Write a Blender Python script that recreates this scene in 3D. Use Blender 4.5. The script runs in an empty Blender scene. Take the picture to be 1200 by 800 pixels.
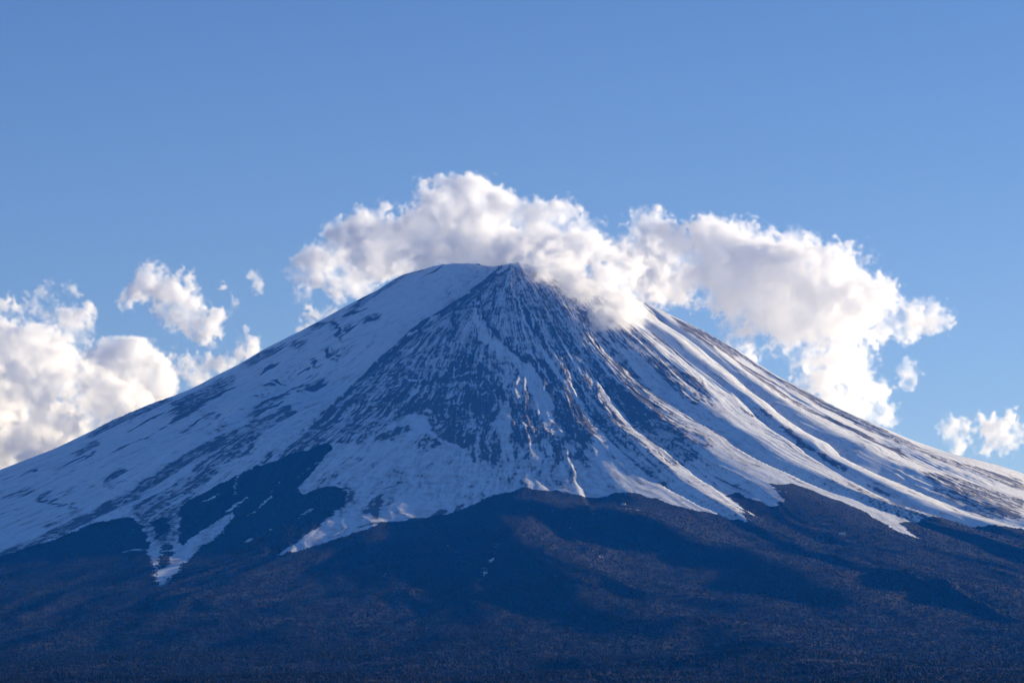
import bpy, math, random
import numpy as np
from mathutils import Vector

C = bpy.context.scene
COL = C.collection
R = math.radians
rng = np.random.default_rng(7)

# ------------------------------------------------------------------ camera
CAM = np.array([0.0, -18000.0, 850.0])      # by the lake, 18 km north of the summit
FPX = 3670.0                                 # focal length in photo pixels (1200 wide)
PITCH = math.atan(494.0 / FPX)
cam_d = bpy.data.cameras.new('camera')
cam = bpy.data.objects.new('camera', cam_d)
COL.objects.link(cam)
cam.location = CAM
cam.rotation_euler = (math.pi / 2 + PITCH, 0, 0)
cam_d.sensor_width = 36.0
cam_d.lens = FPX / 1200 * 36
cam_d.clip_start = 1.0
cam_d.clip_end = 400000.0
C.camera = cam

# ------------------------------------------------------------------ sky, sun, exposure
SUN_EL = R(11.5)
SUN_AZ = R(122.5)          # measured round the summit from "towards the camera", positive to the right
sdir = np.array([math.sin(SUN_AZ) * math.cos(SUN_EL), -math.cos(SUN_AZ) * math.cos(SUN_EL), math.sin(SUN_EL)])
SKY_LOW = (0.715, 0.69, 1.0, 1); SKY_MID = (0.645, 0.745, 1.0, 1); SKY_TOP = (0.027, 0.28, 0.80, 1)
world = bpy.data.worlds.new('World')
C.world = world
world.use_nodes = True
wt = world.node_tree
bg = wt.nodes['Background']
sky = wt.nodes.new('ShaderNodeTexSky')
sky.sky_type = 'NISHITA'
sky.sun_disc = False
sky.sun_elevation = SUN_EL
sky.sun_rotation = math.atan2(sdir[0], sdir[1])
sky.altitude = 1500
sky.air_density = 1.0
sky.dust_density = 0.3
sky.ozone_density = 2.0
tint = wt.nodes.new('ShaderNodeMix'); tint.data_type = 'RGBA'; tint.blend_type = 'MULTIPLY'
tint.inputs[0].default_value = 1.0
tc = wt.nodes.new('ShaderNodeTexCoord'); sx = wt.nodes.new('ShaderNodeSeparateXYZ')
wt.links.new(tc.outputs['Generated'], sx.inputs[0])
zr = wt.nodes.new('ShaderNodeValToRGB')                 # the blue deepens steadily towards the zenith
zr.color_ramp.interpolation = 'B_SPLINE'
zr.color_ramp.elements[0].position = 0.0; zr.color_ramp.elements[0].color = SKY_LOW
zr.color_ramp.elements[1].position = 1.0; zr.color_ramp.elements[1].color = SKY_TOP
e_ = zr.color_ramp.elements.new(0.24); e_.color = SKY_MID
wt.links.new(sx.outputs['Z'], zr.inputs[0])
wt.links.new(zr.outputs[0], tint.inputs[7])
wt.links.new(sky.outputs[0], tint.inputs[6])
wt.links.new(tint.outputs[2], bg.inputs['Color'])
bg.inputs['Strength'].default_value = 0.089
sun_d = bpy.data.lights.new('sun', 'SUN')
sun_d.energy = 5.0
sun_d.angle = R(0.5)
sun_d.color = (1.0, 0.90, 0.80)
sun = bpy.data.objects.new('sun', sun_d)
COL.objects.link(sun)
sun.rotation_euler = Vector(sdir).to_track_quat('Z', 'Y').to_euler()
sun.location = (6000, 4000, 6000)
HAZE_COLOR = (0.01, 0.22, 1.0, 1)   # air scatters short waves most
HAZE_DENSITY = 1.6e-5
C.view_settings.view_transform = 'Standard'
C.view_settings.look = 'None'
C.view_settings.exposure = 0.65
C.view_settings.gamma = 1.0
C.view_settings.use_curve_mapping = False
C.cycles.use_denoising = True
C.cycles.max_bounces = 30
C.cycles.diffuse_bounces = 3
C.cycles.glossy_bounces = 2
C.cycles.transparent_max_bounces = 8
C.cycles.volume_bounces = 28
C.cycles.volume_step_rate = 1.0
C.cycles.volume_max_steps = 512

# ------------------------------------------------------------------ pixel <-> place helpers
CX, CY = -40.0, 0.0        # axis of the cone
FW = np.array([0, math.cos(PITCH), math.sin(PITCH)])
UP = np.array([0, -math.sin(PITCH), math.cos(PITCH)])
def ray(x, y):
    d = np.array([x - 600.0, 0, 0]) + UP * (400.0 - y) + FW * FPX
    return d / np.linalg.norm(d)
def at(x, y, Y):
    """the point of the world seen at photo pixel x, y, at world depth Y"""
    d = ray(x, y)
    return CAM + d * ((Y - CAM[1]) / d[1])

# ------------------------------------------------------------------ noise on numpy arrays
def _hash(i, j, s):
    h = (i.astype(np.int64) * 374761393 + j.astype(np.int64) * 668265263 + s * 2147483647) & 0xFFFFFFFF
    h = ((h ^ (h >> 13)) * 1274126177) & 0xFFFFFFFF
    return ((h ^ (h >> 16)) & 0xFFFF).astype(np.float32) / 65535.0
def noise(u, v, s=0):
    """gradient noise, about -1..1"""
    i = np.floor(u); j = np.floor(v)
    fu = (u - i).astype(np.float32); fv = (v - j).astype(np.float32)
    i = i.astype(np.int64); j = j.astype(np.int64)
    su = fu * fu * fu * (fu * (fu * 6 - 15) + 10); sv = fv * fv * fv * (fv * (fv * 6 - 15) + 10)
    def g(a, b, x, y):
        t = _hash(a, b, s) * (2 * math.pi)
        return np.cos(t) * x + np.sin(t) * y
    n0 = g(i, j, fu, fv) * (1 - su) + g(i + 1, j, fu - 1, fv) * su
    n1 = g(i, j + 1, fu, fv - 1) * (1 - su) + g(i + 1, j + 1, fu - 1, fv - 1) * su
    return (n0 * (1 - sv) + n1 * sv) * 1.5
def fbm(u, v, s=0, n=4, gain=0.5, lac=2.03):
    t = 0; a = 1.0; tot = 0
    for k in range(n):
        t = t + noise(u, v, s + k * 17) * a; tot += a
        u = u * lac + 11.3; v = v * lac + 5.7; a *= gain
    return t / tot
def ridged(u, v, s=0):
    return 1 - np.abs(noise(u, v, s)) * 2
def sm(x, a, b):
    t = np.clip((x - a) / (b - a), 0, 1)
    return t * t * (3 - 2 * t)

# ------------------------------------------------------------------ the cone's measured profile
SL = [(490,309),(460,325),(430,341),(400,357),(350,385),(300,409),(250,441),(200,469),(150,489),(100,510),(50,536),(0,557)]
SR = [(680,309),(735,339),(770,352),(797,367),(830,385),(858,402),(880,415),(900,430),(925,446),(950,460),(997,486),(1044,506),(1084,525),(1137,545),(1200,562)]
def prof(pts):
    rr, zz = [], []
    for x, y in pts:
        p = at(x, y, -350.0)
        rr.append(abs(p[0] - CX)); zz.append(p[2])
    far_r = [3600, 4200, 5000, 6000, 7200, 8500, 10000, 12500, 16500, 22000]
    far_z = [2140, 1935, 1720, 1520, 1330, 1180, 1060, 945, 842, 832]
    return np.array([0, 220, 330] + rr + far_r), np.array([3560, 3600, 3698] + zz + far_z)
PL, PR = prof(SL), prof(SR)
def smooth_prof(P):
    r = np.arange(0, 24001, 20.0)
    z = np.interp(r, P[0], P[1])
    k = np.hanning(13); k /= k.sum()
    zs = np.convolve(np.pad(z, 6, mode='edge'), k, mode='valid')
    w = sm(r, 300, 600)
    return r, z * (1 - w) + zs * w
RL, ZL = smooth_prof(PL); RR_, ZR = smooth_prof(PR)
def base(r, ph):
    w = 0.5 + 0.5 * np.sin(ph)
    return np.interp(r, RL, ZL) * (1 - w) + np.interp(r, RR_, ZR) * w
def unproject(x, y):
    """photo pixel -> (phi, r) on the cone"""
    d = ray(x, y)
    t = np.arange(6000, 22000, 8.0)
    p = CAM[None] + d[None] * t[:, None]
    dx = p[:, 0] - CX; dy = p[:, 1] - CY
    r = np.hypot(dx, dy); ph = np.arctan2(dx, -dy)
    f = p[:, 2] - base(r, ph)
    k = np.where(f < 0)[0]
    i = k[0] if len(k) else int(np.argmin(f))
    return ph[i], r[i]

# ------------------------------------------------------------------ crests running down the slope (traced), right-hand side steep
CRESTS = [
    # (points, drop in metres)
    ([(590,306),(575,322),(545,346),(520,362),(495,376),(470,398),(440,425),(410,455),(385,478),(340,512),(300,545),(240,600),(190,660)], 18),
    ([(598,312),(585,335),(575,355),(562,385),(552,420),(545,460),(540,520),(535,580),(520,650)], 9),
    ([(602,316),(608,350),(622,385),(640,430),(652,480),(668,540),(690,600),(720,680)], 15),
    ([(610,320),(640,380),(665,430),(690,485),(712,512),(748,545),(800,580),(850,606),(930,650)], 24),
    ([(618,322),(655,385),(690,430),(715,470),(745,503),(785,533),(835,568),(885,604),(960,650)], 28),
    ([(640,322),(690,385),(725,425),(770,462),(805,485),(835,503),(858,518),(890,538),(930,555),(1000,583),(1060,606)], 30),
    ([(690,325),(740,372),(790,408),(830,438),(862,462),(885,486),(915,508),(945,530),(975,548),(1010,567),(1060,592),(1130,612)], 40),
    ([(715,330),(770,372),(815,402),(850,430),(885,460),(920,488),(950,507),(985,532),(1020,548),(1080,575),(1140,600),(1200,616)], 40),
    ([(725,336),(780,367),(830,396),(865,422),(905,450),(950,478),(1000,503),(1060,533),(1120,558),(1200,590)], 20),
]
curves = []
for pts, drop in CRESTS:
    pr = sorted([unproject(x, y) for x, y in pts], key=lambda q: q[1])
    rr = np.array([q[1] for q in pr]); pp = np.array([q[0] for q in pr])
    curves.append((rr, pp, drop))
for rr, pp, d in curves: print('crest', [(int(a), round(math.degrees(b))) for a, b in zip(rr, pp)])

# ------------------------------------------------------------------ ground cover areas (traced), value = how much bare rock shows
ROCK = [
    ([(597,312),(575,325),(545,350),(495,380),(440,428),(400,470),(340,520),(420,520),(470,490),(520,470),(560,420),(570,380),(590,340)], .50),
    ([(600,312),(640,320),(700,345),(760,400),(800,440),(790,470),(760,480),(700,490),(660,470),(620,420),(590,350)], .50),
    ([(560,340),(580,335),(590,370),(600,400),(585,400),(560,370)], .55),
    ([(450,395),(540,380),(560,410),(540,440),(500,450),(450,440),(430,430)], .58),
    ([(470,428),(460,445),(440,470),(443,482),(470,484),(500,488),(505,505),(520,517),(547,522),(565,508),(582,490),(594,472),(588,450),(572,430),(550,415),(535,418),(520,440),(500,445)], .85),
    ([(440,470),(470,440),(482,440),(470,480),(450,488)], .8),
    ([(580,392),(610,415),(640,425),(668,460),(690,492),(697,520),(676,515),(655,497),(640,470),(620,432),(598,412)], .93),
    ([(620,380),(700,440),(700,490),(660,440)], .62),
    ([(700,428),(740,448),(770,478),(795,505),(765,503),(735,492),(712,462)], .85),
    ([(740,410),(775,425),(825,448),(836,475),(812,474),(785,466),(755,445)], .66),
    ([(690,480),(740,492),(735,512),(700,500)], .75),
    ([(598,470),(625,478),(638,510),(660,535),(640,535),(618,520),(603,540),(598,505)], .72),
    ([(545,500),(582,498),(586,530),(580,552),(572,540),(560,545),(548,525)], .66),
    ([(502,505),(520,520),(500,530),(485,520)], .6),
    ([(440,510),(480,498),(478,507),(452,518),(442,532)], .7),
    ([(560,545),(640,530),(700,540),(710,560),(640,572),(600,575)], .33),
    ([(600,340),(560,400),(570,440),(600,470),(640,540),(690,540),(700,500),(760,560),(840,520),(760,460),(700,340)], .45),
    # thin dark crest and gully lines
    ([(590,306),(575,322),(545,346),(520,362),(470,398),(440,425),(410,455),(412,458),(443,428),(473,402),(523,366),(548,350),(579,325)], .75),
    ([(380,480),(410,455),(420,460),(400,490),(360,540),(330,560),(300,570),(330,530)], .7),
    # left flank bands
    ([(0,648),(60,620),(120,592),(150,577),(190,551),(225,527),(262,507),(266,515),(230,540),(190,566),(150,592),(110,610),(60,632),(0,656)], .78),
    ([(262,507),(300,490),(340,468),(345,480),(310,505),(290,535),(262,545),(230,560),(230,540)], .62),
    ([(150,597),(190,575),(240,550),(262,548),(215,592),(205,640),(180,640),(165,612)], .55),
    ([(290,480),(300,472),(336,448),(338,453),(305,480),(303,500),(296,500)], .62),
    ([(205,470),(250,450),(275,440),(278,446),(245,470),(200,500)], .6),
    ([(100,510),(145,488),(200,466),(202,470),(150,493),(104,515)], .62),
    ([(85,530),(112,516),(118,520),(95,534)], .58), ([(120,566),(140,548),(146,553),(128,573)], .62),
    ([(40,584),(58,574),(60,578),(44,588)], .62),
    ([(280,425),(330,405),(332,409),(290,432)], .55), ([(335,402),(360,398),(358,404),(340,408)], .58),
    ([(355,440),(385,430),(380,437),(360,446)], .58), ([(372,405),(384,404),(400,415),(395,416)], .6),
    ([(362,384),(392,377),(404,392),(400,394),(385,384),(364,388)], .62),
    ([(422,372),(446,364),(447,367),(425,376)], .58), ([(400,382),(414,375),(416,379),(403,387)], .58),
    ([(404,372),(440,345),(480,318),(520,305),(521,308),(482,323),(442,350),(406,376)], .55),
    ([(430,592),(446,580),(449,586),(440,610),(432,611),(438,600),(422,606)], .93),
    ([(505,608),(518,595),(523,594),(522,600),(516,608)], .93), ([(530,598),(540,588),(542,592),(534,600)], .9),
    ([(400,585),(404,568),(412,572),(412,590)], .62),
    ([(498,545),(508,540),(502,550)], .62), ([(491,530),(495,522),(496,536)], .62),
    ([(46,584),(70,589),(92,596),(91,599),(68,592),(45,587)], .9), ([(92,596),(70,612),(52,620),(50,617),(72,608)], .8),
    ([(418,616),(450,614),(487,610),(525,607),(525,609),(487,612),(450,616),(419,619)], .95),
    # right flank
    ([(917,498),(925,503),(950,522),(990,546),(988,549),(945,524),(915,503)], .85),
    ([(890,476),(905,488),(903,490),(888,479)], .8), ([(872,478),(882,484),(880,486),(872,481)], .8),
    ([(797,362),(835,385),(880,414),(925,445),(1000,487),(1100,531),(1200,562),(1200,572),(1100,537),(1000,493),(920,450),(870,418),(820,385)], .56),
    ([(868,424),(900,444),(940,472),(1000,499),(1060,528),(1058,532),(1000,504),(938,477),(898,450),(866,429)], .78),
    ([(770,352),(800,365),(840,392),(870,415),(850,415),(800,385)], .6),
    ([(1080,553),(1110,552),(1160,568),(1200,582),(1200,606),(1170,604),(1130,592),(1095,573)], .64),
    ([(1105,560),(1122,566),(1118,570),(1104,566)], .85), ([(1130,568),(1155,572),(1178,584),(1150,582)], .88),
    ([(1040,585),(1070,594),(1098,600),(1120,612),(1090,608),(1060,600)], .68),
    ([(985,560),(1020,575),(1060,592),(1100,612),(1070,610),(1020,592)], .42),
]
SNOWCLEAR = [
    ([(553,362),(566,370),(572,392),(596,410),(628,435),(646,468),(650,492),(640,500),(630,482),(612,440),(585,415),(562,395)], .10),
    ([(512,452),(530,446),(558,448),(556,451),(530,453),(514,456)], .38),
    ([(492,490),(502,496),(506,510),(490,508),(478,500)], .1),
    ([(688,425),(704,450),(730,480),(755,508),(770,530),(745,510),(712,475)], .2),
    ([(725,405),(745,412),(775,440),(800,465),(840,490),(820,490),(790,475),(755,445)], .15),
    ([(576,500),(590,480),(595,478),(584,510)], .2),
]
# forest: everything below this line (traced left to right), and dark wooded wedges above it
TREELINE = [(-60,672),(0,653),(60,633),(110,613),(150,606),(166,612),(174,640),(180,668),(185,692),(166,712),(186,700),(204,676),(228,650),(240,636),(300,606),(330,640),(322,657),(350,650),(375,640),(420,626),(450,613),(500,606),(530,600),(555,590),(585,577),(620,573),(660,576),(700,581),(745,577),(765,584),(790,592),(810,596),(840,602),(862,608),(876,614),(868,600),(860,590),(880,602),(888,604),(870,590),(853,577),(865,573),(885,582),(905,590),(918,585),(900,566),(925,570),(928,566),(950,572),(975,583),(1000,592),(1020,604),(1050,622),(1082,634),(1072,628),(1055,612),(1080,606),(1110,608),(1150,614),(1200,620),(1260,640)]
WEDGES = [
    [(208,602),(215,590),(260,567),(300,545),(345,528),(384,519),(388,526),(352,568),(357,577),(392,569),(407,578),(405,592),(392,600),(365,625),(322,657),(275,700),(190,712),(240,645),(275,600),(262,602),(238,620),(228,628),(210,640)],
    [(186,648),(200,632),(203,650),(196,668),(187,672)], [(176,612),(196,604),(198,622),(184,634)],
]
SNOWPATCH = [
    [(232,632),(240,622),(255,611),(270,598),(275,600),(262,614),(245,628),(234,638)],
    [(286,637),(298,630),(300,632),(288,640)],
    [(559,697),(567,676),(577,655),(584,643),(581,655),(570,677),(561,699)],
    [(730,604),(737,606),(752,607),(750,608),(732,607)],
]

# thin dark rock lines and thin snow lines, traced: points, width in px, bareness
LINES = [
    ([(486,312),(500,307),(516,305)], 2.5, 1.2), ([(546,304),(556,301),(566,302)], 4, 1.3), ([(569,304),(574,304)], 3, 1.3), ([(584,309),(588,310)], 3, 1.3),
    ([(500,322),(512,316),(521,309)], 2, 1.1), ([(522,330),(530,340),(534,348)], 1.6, 0.8),
    ([(130,531),(142,525),(154,520)], 3, 1.3), ([(156,519),(167,513)], 3, 1.3), ([(171,515),(180,507)], 3, 1.2), ([(182,506),(194,499)], 3, 1.3),
    ([(200,495),(215,487),(224,481)], 3.5, 1.2), ([(226,480),(240,468),(256,461),(272,453)], 2.5, 1.1),
    ([(305,437),(314,429),(324,425),(332,420)], 3, 1.2), ([(305,454),(316,450),(322,447)], 2.5, 1.2), ([(318,446),(326,444),(334,443)], 2.2, 1.2),
    ([(340,446),(352,441),(356,439)], 2.5, 1.2), ([(345,448),(360,446),(368,444),(374,440),(381,437)], 3, 1.2),
    ([(296,475),(302,469),(312,462),(324,457),(333,453),(338,447)], 3, 1.1), ([(300,478),(310,474),(325,468),(334,458)], 2.5, 1.1),
    ([(350,430),(362,424)], 1.8, 1.2), ([(362,419),(369,418),(376,417)], 3, 1.1), ([(378,408),(384,405),(391,407)], 3, 1.1),
    ([(388,400),(394,404),(399,408)], 2.5, 1.3), ([(362,385),(374,380),(388,378)], 2.5, 1.3), ([(386,380),(396,386),(405,393)], 2.5, 1.3),
    ([(404,386),(412,381),(420,376)], 3, 1.3), ([(425,375),(434,371),(441,369)], 2.2, 1.3), ([(404,375),(416,368),(428,364)], 2, 1.2),
    ([(420,355),(435,346),(450,338),(462,329),(478,316)], 2, 1.2), ([(404,366),(415,358),(424,353)], 1.6, 1.0),
    ([(215,505),(230,492),(248,480),(254,484),(246,496)], 2.5, 1.0), ([(255,500),(262,492),(268,494)], 2, 1.0),
    ([(120,566),(132,557),(146,550)], 3.5, 1.2), ([(94,541),(104,534),(114,528)], 2.5, 1.0), ([(20,560),(36,552),(50,549)], 2, 1.0),
    ([(60,552),(80,543),(96,537)], 1.6, 1.0), ([(0,585),(20,577),(35,574)], 1.8, 1.0), ([(150,508),(175,494),(196,484)], 1.6, 0.9),
    ([(440,415),(465,397),(480,387),(495,377),(508,368),(520,362),(537,350)], 2.6, 1.3), ([(571,333),(580,326),(590,318),(600,308)], 2.4, 1.3),
    ([(563,338),(561,350),(565,362)], 2, 1.2), ([(580,333),(580,350),(575,368)], 2, 1.2), ([(592,337),(605,355),(618,376),(632,398)], 2, 1.2),
    ([(550,356),(560,363),(563,375)], 2.5, 1.2), ([(545,350),(535,362),(531,376),(535,388)], 3, 1.1), ([(566,370),(578,384),(584,398)], 4, 1.2),
    ([(770,355),(800,378),(830,398),(860,418)], 2.2, 1.2), ([(782,370),(802,384),(822,397),(850,420)], 1.8, 1.1), ([(735,345),(750,354),(768,368),(790,385)], 2, 1.2),
    ([(750,378),(768,392),(790,410),(812,428)], 2.2, 1.2), ([(690,400),(712,420),(735,440),(758,455)], 2.2, 1.1), ([(735,440),(752,452),(762,457),(785,472),(800,477)], 2, 1.3),
    ([(805,488),(822,495),(838,503),(856,516)], 2.2, 1.3), ([(835,552),(850,560),(866,566)], 1.5, 1.0),
    ([(820,398),(850,412),(880,430),(910,448)], 1.5, 1.1), ([(930,452),(965,474),(1000,491)], 1.5, 1.1), ([(1010,560),(1030,570),(1050,580)], 1.8, 1.0),
    # snow lying in thin gullies on the dark rock
    ([(597,330),(606,352),(616,378),(632,405),(648,428),(670,462),(686,484),(700,497)], 1.8, -0.2),
    ([(625,400),(640,420),(655,440),(668,458),(682,474),(697,487)], 1.5, -0.2), ([(640,405),(660,428),(680,452),(697,478)], 1.4, -0.2),
    ([(612,405),(632,430),(652,455),(668,470)], 1.3, -0.1), ([(655,395),(668,420),(686,440),(705,452)], 2.2, -0.2), ([(690,400),(705,428),(728,452),(738,462)], 1.8, -0.2),
    ([(576,508),(572,522),(573,540)], 2, -0.2), ([(562,505),(558,520),(560,536)], 2, -0.2), ([(588,500),(592,520),(590,545)], 2, -0.2),
    ([(530,430),(532,440),(541,438),(552,435)], 1.8, -0.1), ([(470,443),(480,448),(491,447),(489,458),(479,470)], 2, -0.1), ([(446,458),(456,455),(468,452)], 1.8, -0.1),
    ([(459,470),(459,480)], 1.5, -0.1), ([(485,484),(500,483),(508,486)], 1.6, -0.1), ([(523,470),(535,473),(550,472)], 1.6, 0.1), ([(545,480),(556,484)], 1.5, 0.0),
    ([(505,505),(518,514),(532,522),(548,522)], 2, -0.1), ([(700,500),(715,515),(730,530),(745,543)], 1.8, 0.0),
]

# rasterise the areas on a (phi, r) map
NPH, NRR = 2800, 1240
PH0, PH1, RM = -2.0, 2.0, 6200.0
mph = np.linspace(PH0, PH1, NPH)[None, :]; mr = np.linspace(0, RM, NRR)[:, None]
def densify(pts, n=3):
    o = []
    for a, b in zip(pts, pts[1:] + pts[:1]):
        for k in range(n): o.append((a[0] + (b[0] - a[0]) * k / n, a[1] + (b[1] - a[1]) * k / n))
    return o
def poly_mask(pp):
    pp = np.array(pp)
    c0 = max(0, int((pp[:, 0].min() - PH0) / (PH1 - PH0) * (NPH - 1)) - 1); c1 = min(NPH, int((pp[:, 0].max() - PH0) / (PH1 - PH0) * (NPH - 1)) + 3)
    r0 = max(0, int(pp[:, 1].min() / RM * (NRR - 1)) - 1); r1 = min(NRR, int(pp[:, 1].max() / RM * (NRR - 1)) + 3)
    X = mph[:, c0:c1]; Y = mr[r0:r1]
    ins = np.zeros((r1 - r0, c1 - c0), bool)
    n = len(pp)
    for k in range(n):
        x0, y0 = pp[k]; x1, y1 = pp[(k + 1) % n]
        if y0 == y1: continue
        ins ^= ((y0 > Y) != (y1 > Y)) & (X < (x1 - x0) * (Y - y0) / (y1 - y0) + x0)
    return (slice(r0, r1), slice(c0, c1)), ins
def blur(a, n):
    k = np.hanning(n + 2)[1:-1]; k /= k.sum()
    a = np.apply_along_axis(lambda v: np.convolve(np.pad(v, n // 2, mode='edge'), k, mode='valid'), 0, a)
    return np.apply_along_axis(lambda v: np.convolve(np.pad(v, n // 2, mode='edge'), k, mode='valid'), 1, a)
rock_map = 0.05 + 0.15 * sm(mph, -0.5, -0.3) * (1 - 0.5 * sm(mph, 0.25, 0.5)) + 0 * mr
for pts, v in ROCK[:1] + ROCK[1:2] + ROCK[16:17] + ROCK[2:16] + ROCK[17:]:
    v = min(v, 0.5 + (v - 0.5) * 0.58)
    sl, ins = poly_mask([unproject(*q) for q in densify(pts)])
    rock_map[sl][ins] = np.maximum(rock_map[sl][ins], v)
for pts, v in SNOWCLEAR:
    sl, ins = poly_mask([unproject(*q) for q in densify(pts)])
    rock_map[sl][ins] = v
def stroke(pts, w):
    """a traced line as a thin area w px wide, tapering at its ends"""
    L, Rt = [], []
    for i, (x, y) in enumerate(pts):
        a = pts[max(0, i - 1)]; b = pts[min(len(pts) - 1, i + 1)]
        tx_, ty_ = b[0] - a[0], b[1] - a[1]; q = math.hypot(tx_, ty_)
        ww = w * (0.35 if i in (0, len(pts) - 1) else random.uniform(0.7, 1.2)) / 2
        L.append((x - ty_ / q * ww, y + tx_ / q * ww)); Rt.append((x + ty_ / q * ww, y - tx_ / q * ww))
    return L + Rt[::-1]
random.seed(4)
for pts, w, v in LINES:
    sl, ins = poly_mask([unproject(*q) for q in densify(stroke(pts, w), 2)])
    rock_map[sl][ins] = v
rock_map = blur(rock_map, 5)
forest_map = np.zeros((NRR, NPH))
tl = [unproject(*q) for q in densify(TREELINE)[:-3]]
sl, ins = poly_mask(tl + [(1.15, 4300), (1.5, 3900), (PH1, 3800), (PH1, RM + 10), (PH0, RM + 10), (PH0, 3800), (-1.5, 3900), (-1.2, 4150)])
forest_map[sl][ins] = 1
for w in WEDGES:
    sl, ins = poly_mask([unproject(*q) for q in densify(w)]); forest_map[sl][ins] = 1
for w in SNOWPATCH:
    sl, ins = poly_mask([unproject(*q) for q in densify(w)]); forest_map[sl][ins] = 0
for pts, w in [([(270,582),(279,566),(284,552)],3.2), ([(262,600),(272,592),(290,578),(300,566)],2.2), ([(288,604),(302,594),(318,578),(330,560)],2.2), ([(300,632),(316,620),(330,606)],1.8), ([(232,592),(246,584),(262,574)],1.6), ([(206,604),(209,622),(206,640),(198,658)],3.5), ([(216,640),(240,634),(262,622)],2), ([(140,648),(165,645),(190,646),(215,645)],1.6), ([(345,560),(360,550),(372,540)],1.5), ([(335,625),(352,606),(370,592)],1.5)]:
    sl, ins = poly_mask([unproject(*q) for q in densify(stroke(pts, w), 2)]); forest_map[sl][ins] = 0
forest_map = blur(forest_map, 7)
def sample(m, ph, r, outside):
    u = (ph - PH0) / (PH1 - PH0) * (NPH - 1); v = r / RM * (NRR - 1)
    ok = (u >= 0) & (u < NPH - 1) & (v < NRR - 1)
    u = np.clip(u, 0, NPH - 1.001); v = np.clip(v, 0, NRR - 1.001)
    i = u.astype(int); j = v.astype(int); fu = u - i; fv = v - j
    s = (m[j, i] * (1 - fu) + m[j, i + 1] * fu) * (1 - fv) + (m[j + 1, i] * (1 - fu) + m[j + 1, i + 1] * fu) * fv
    return np.where(ok, s, outside)

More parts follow.
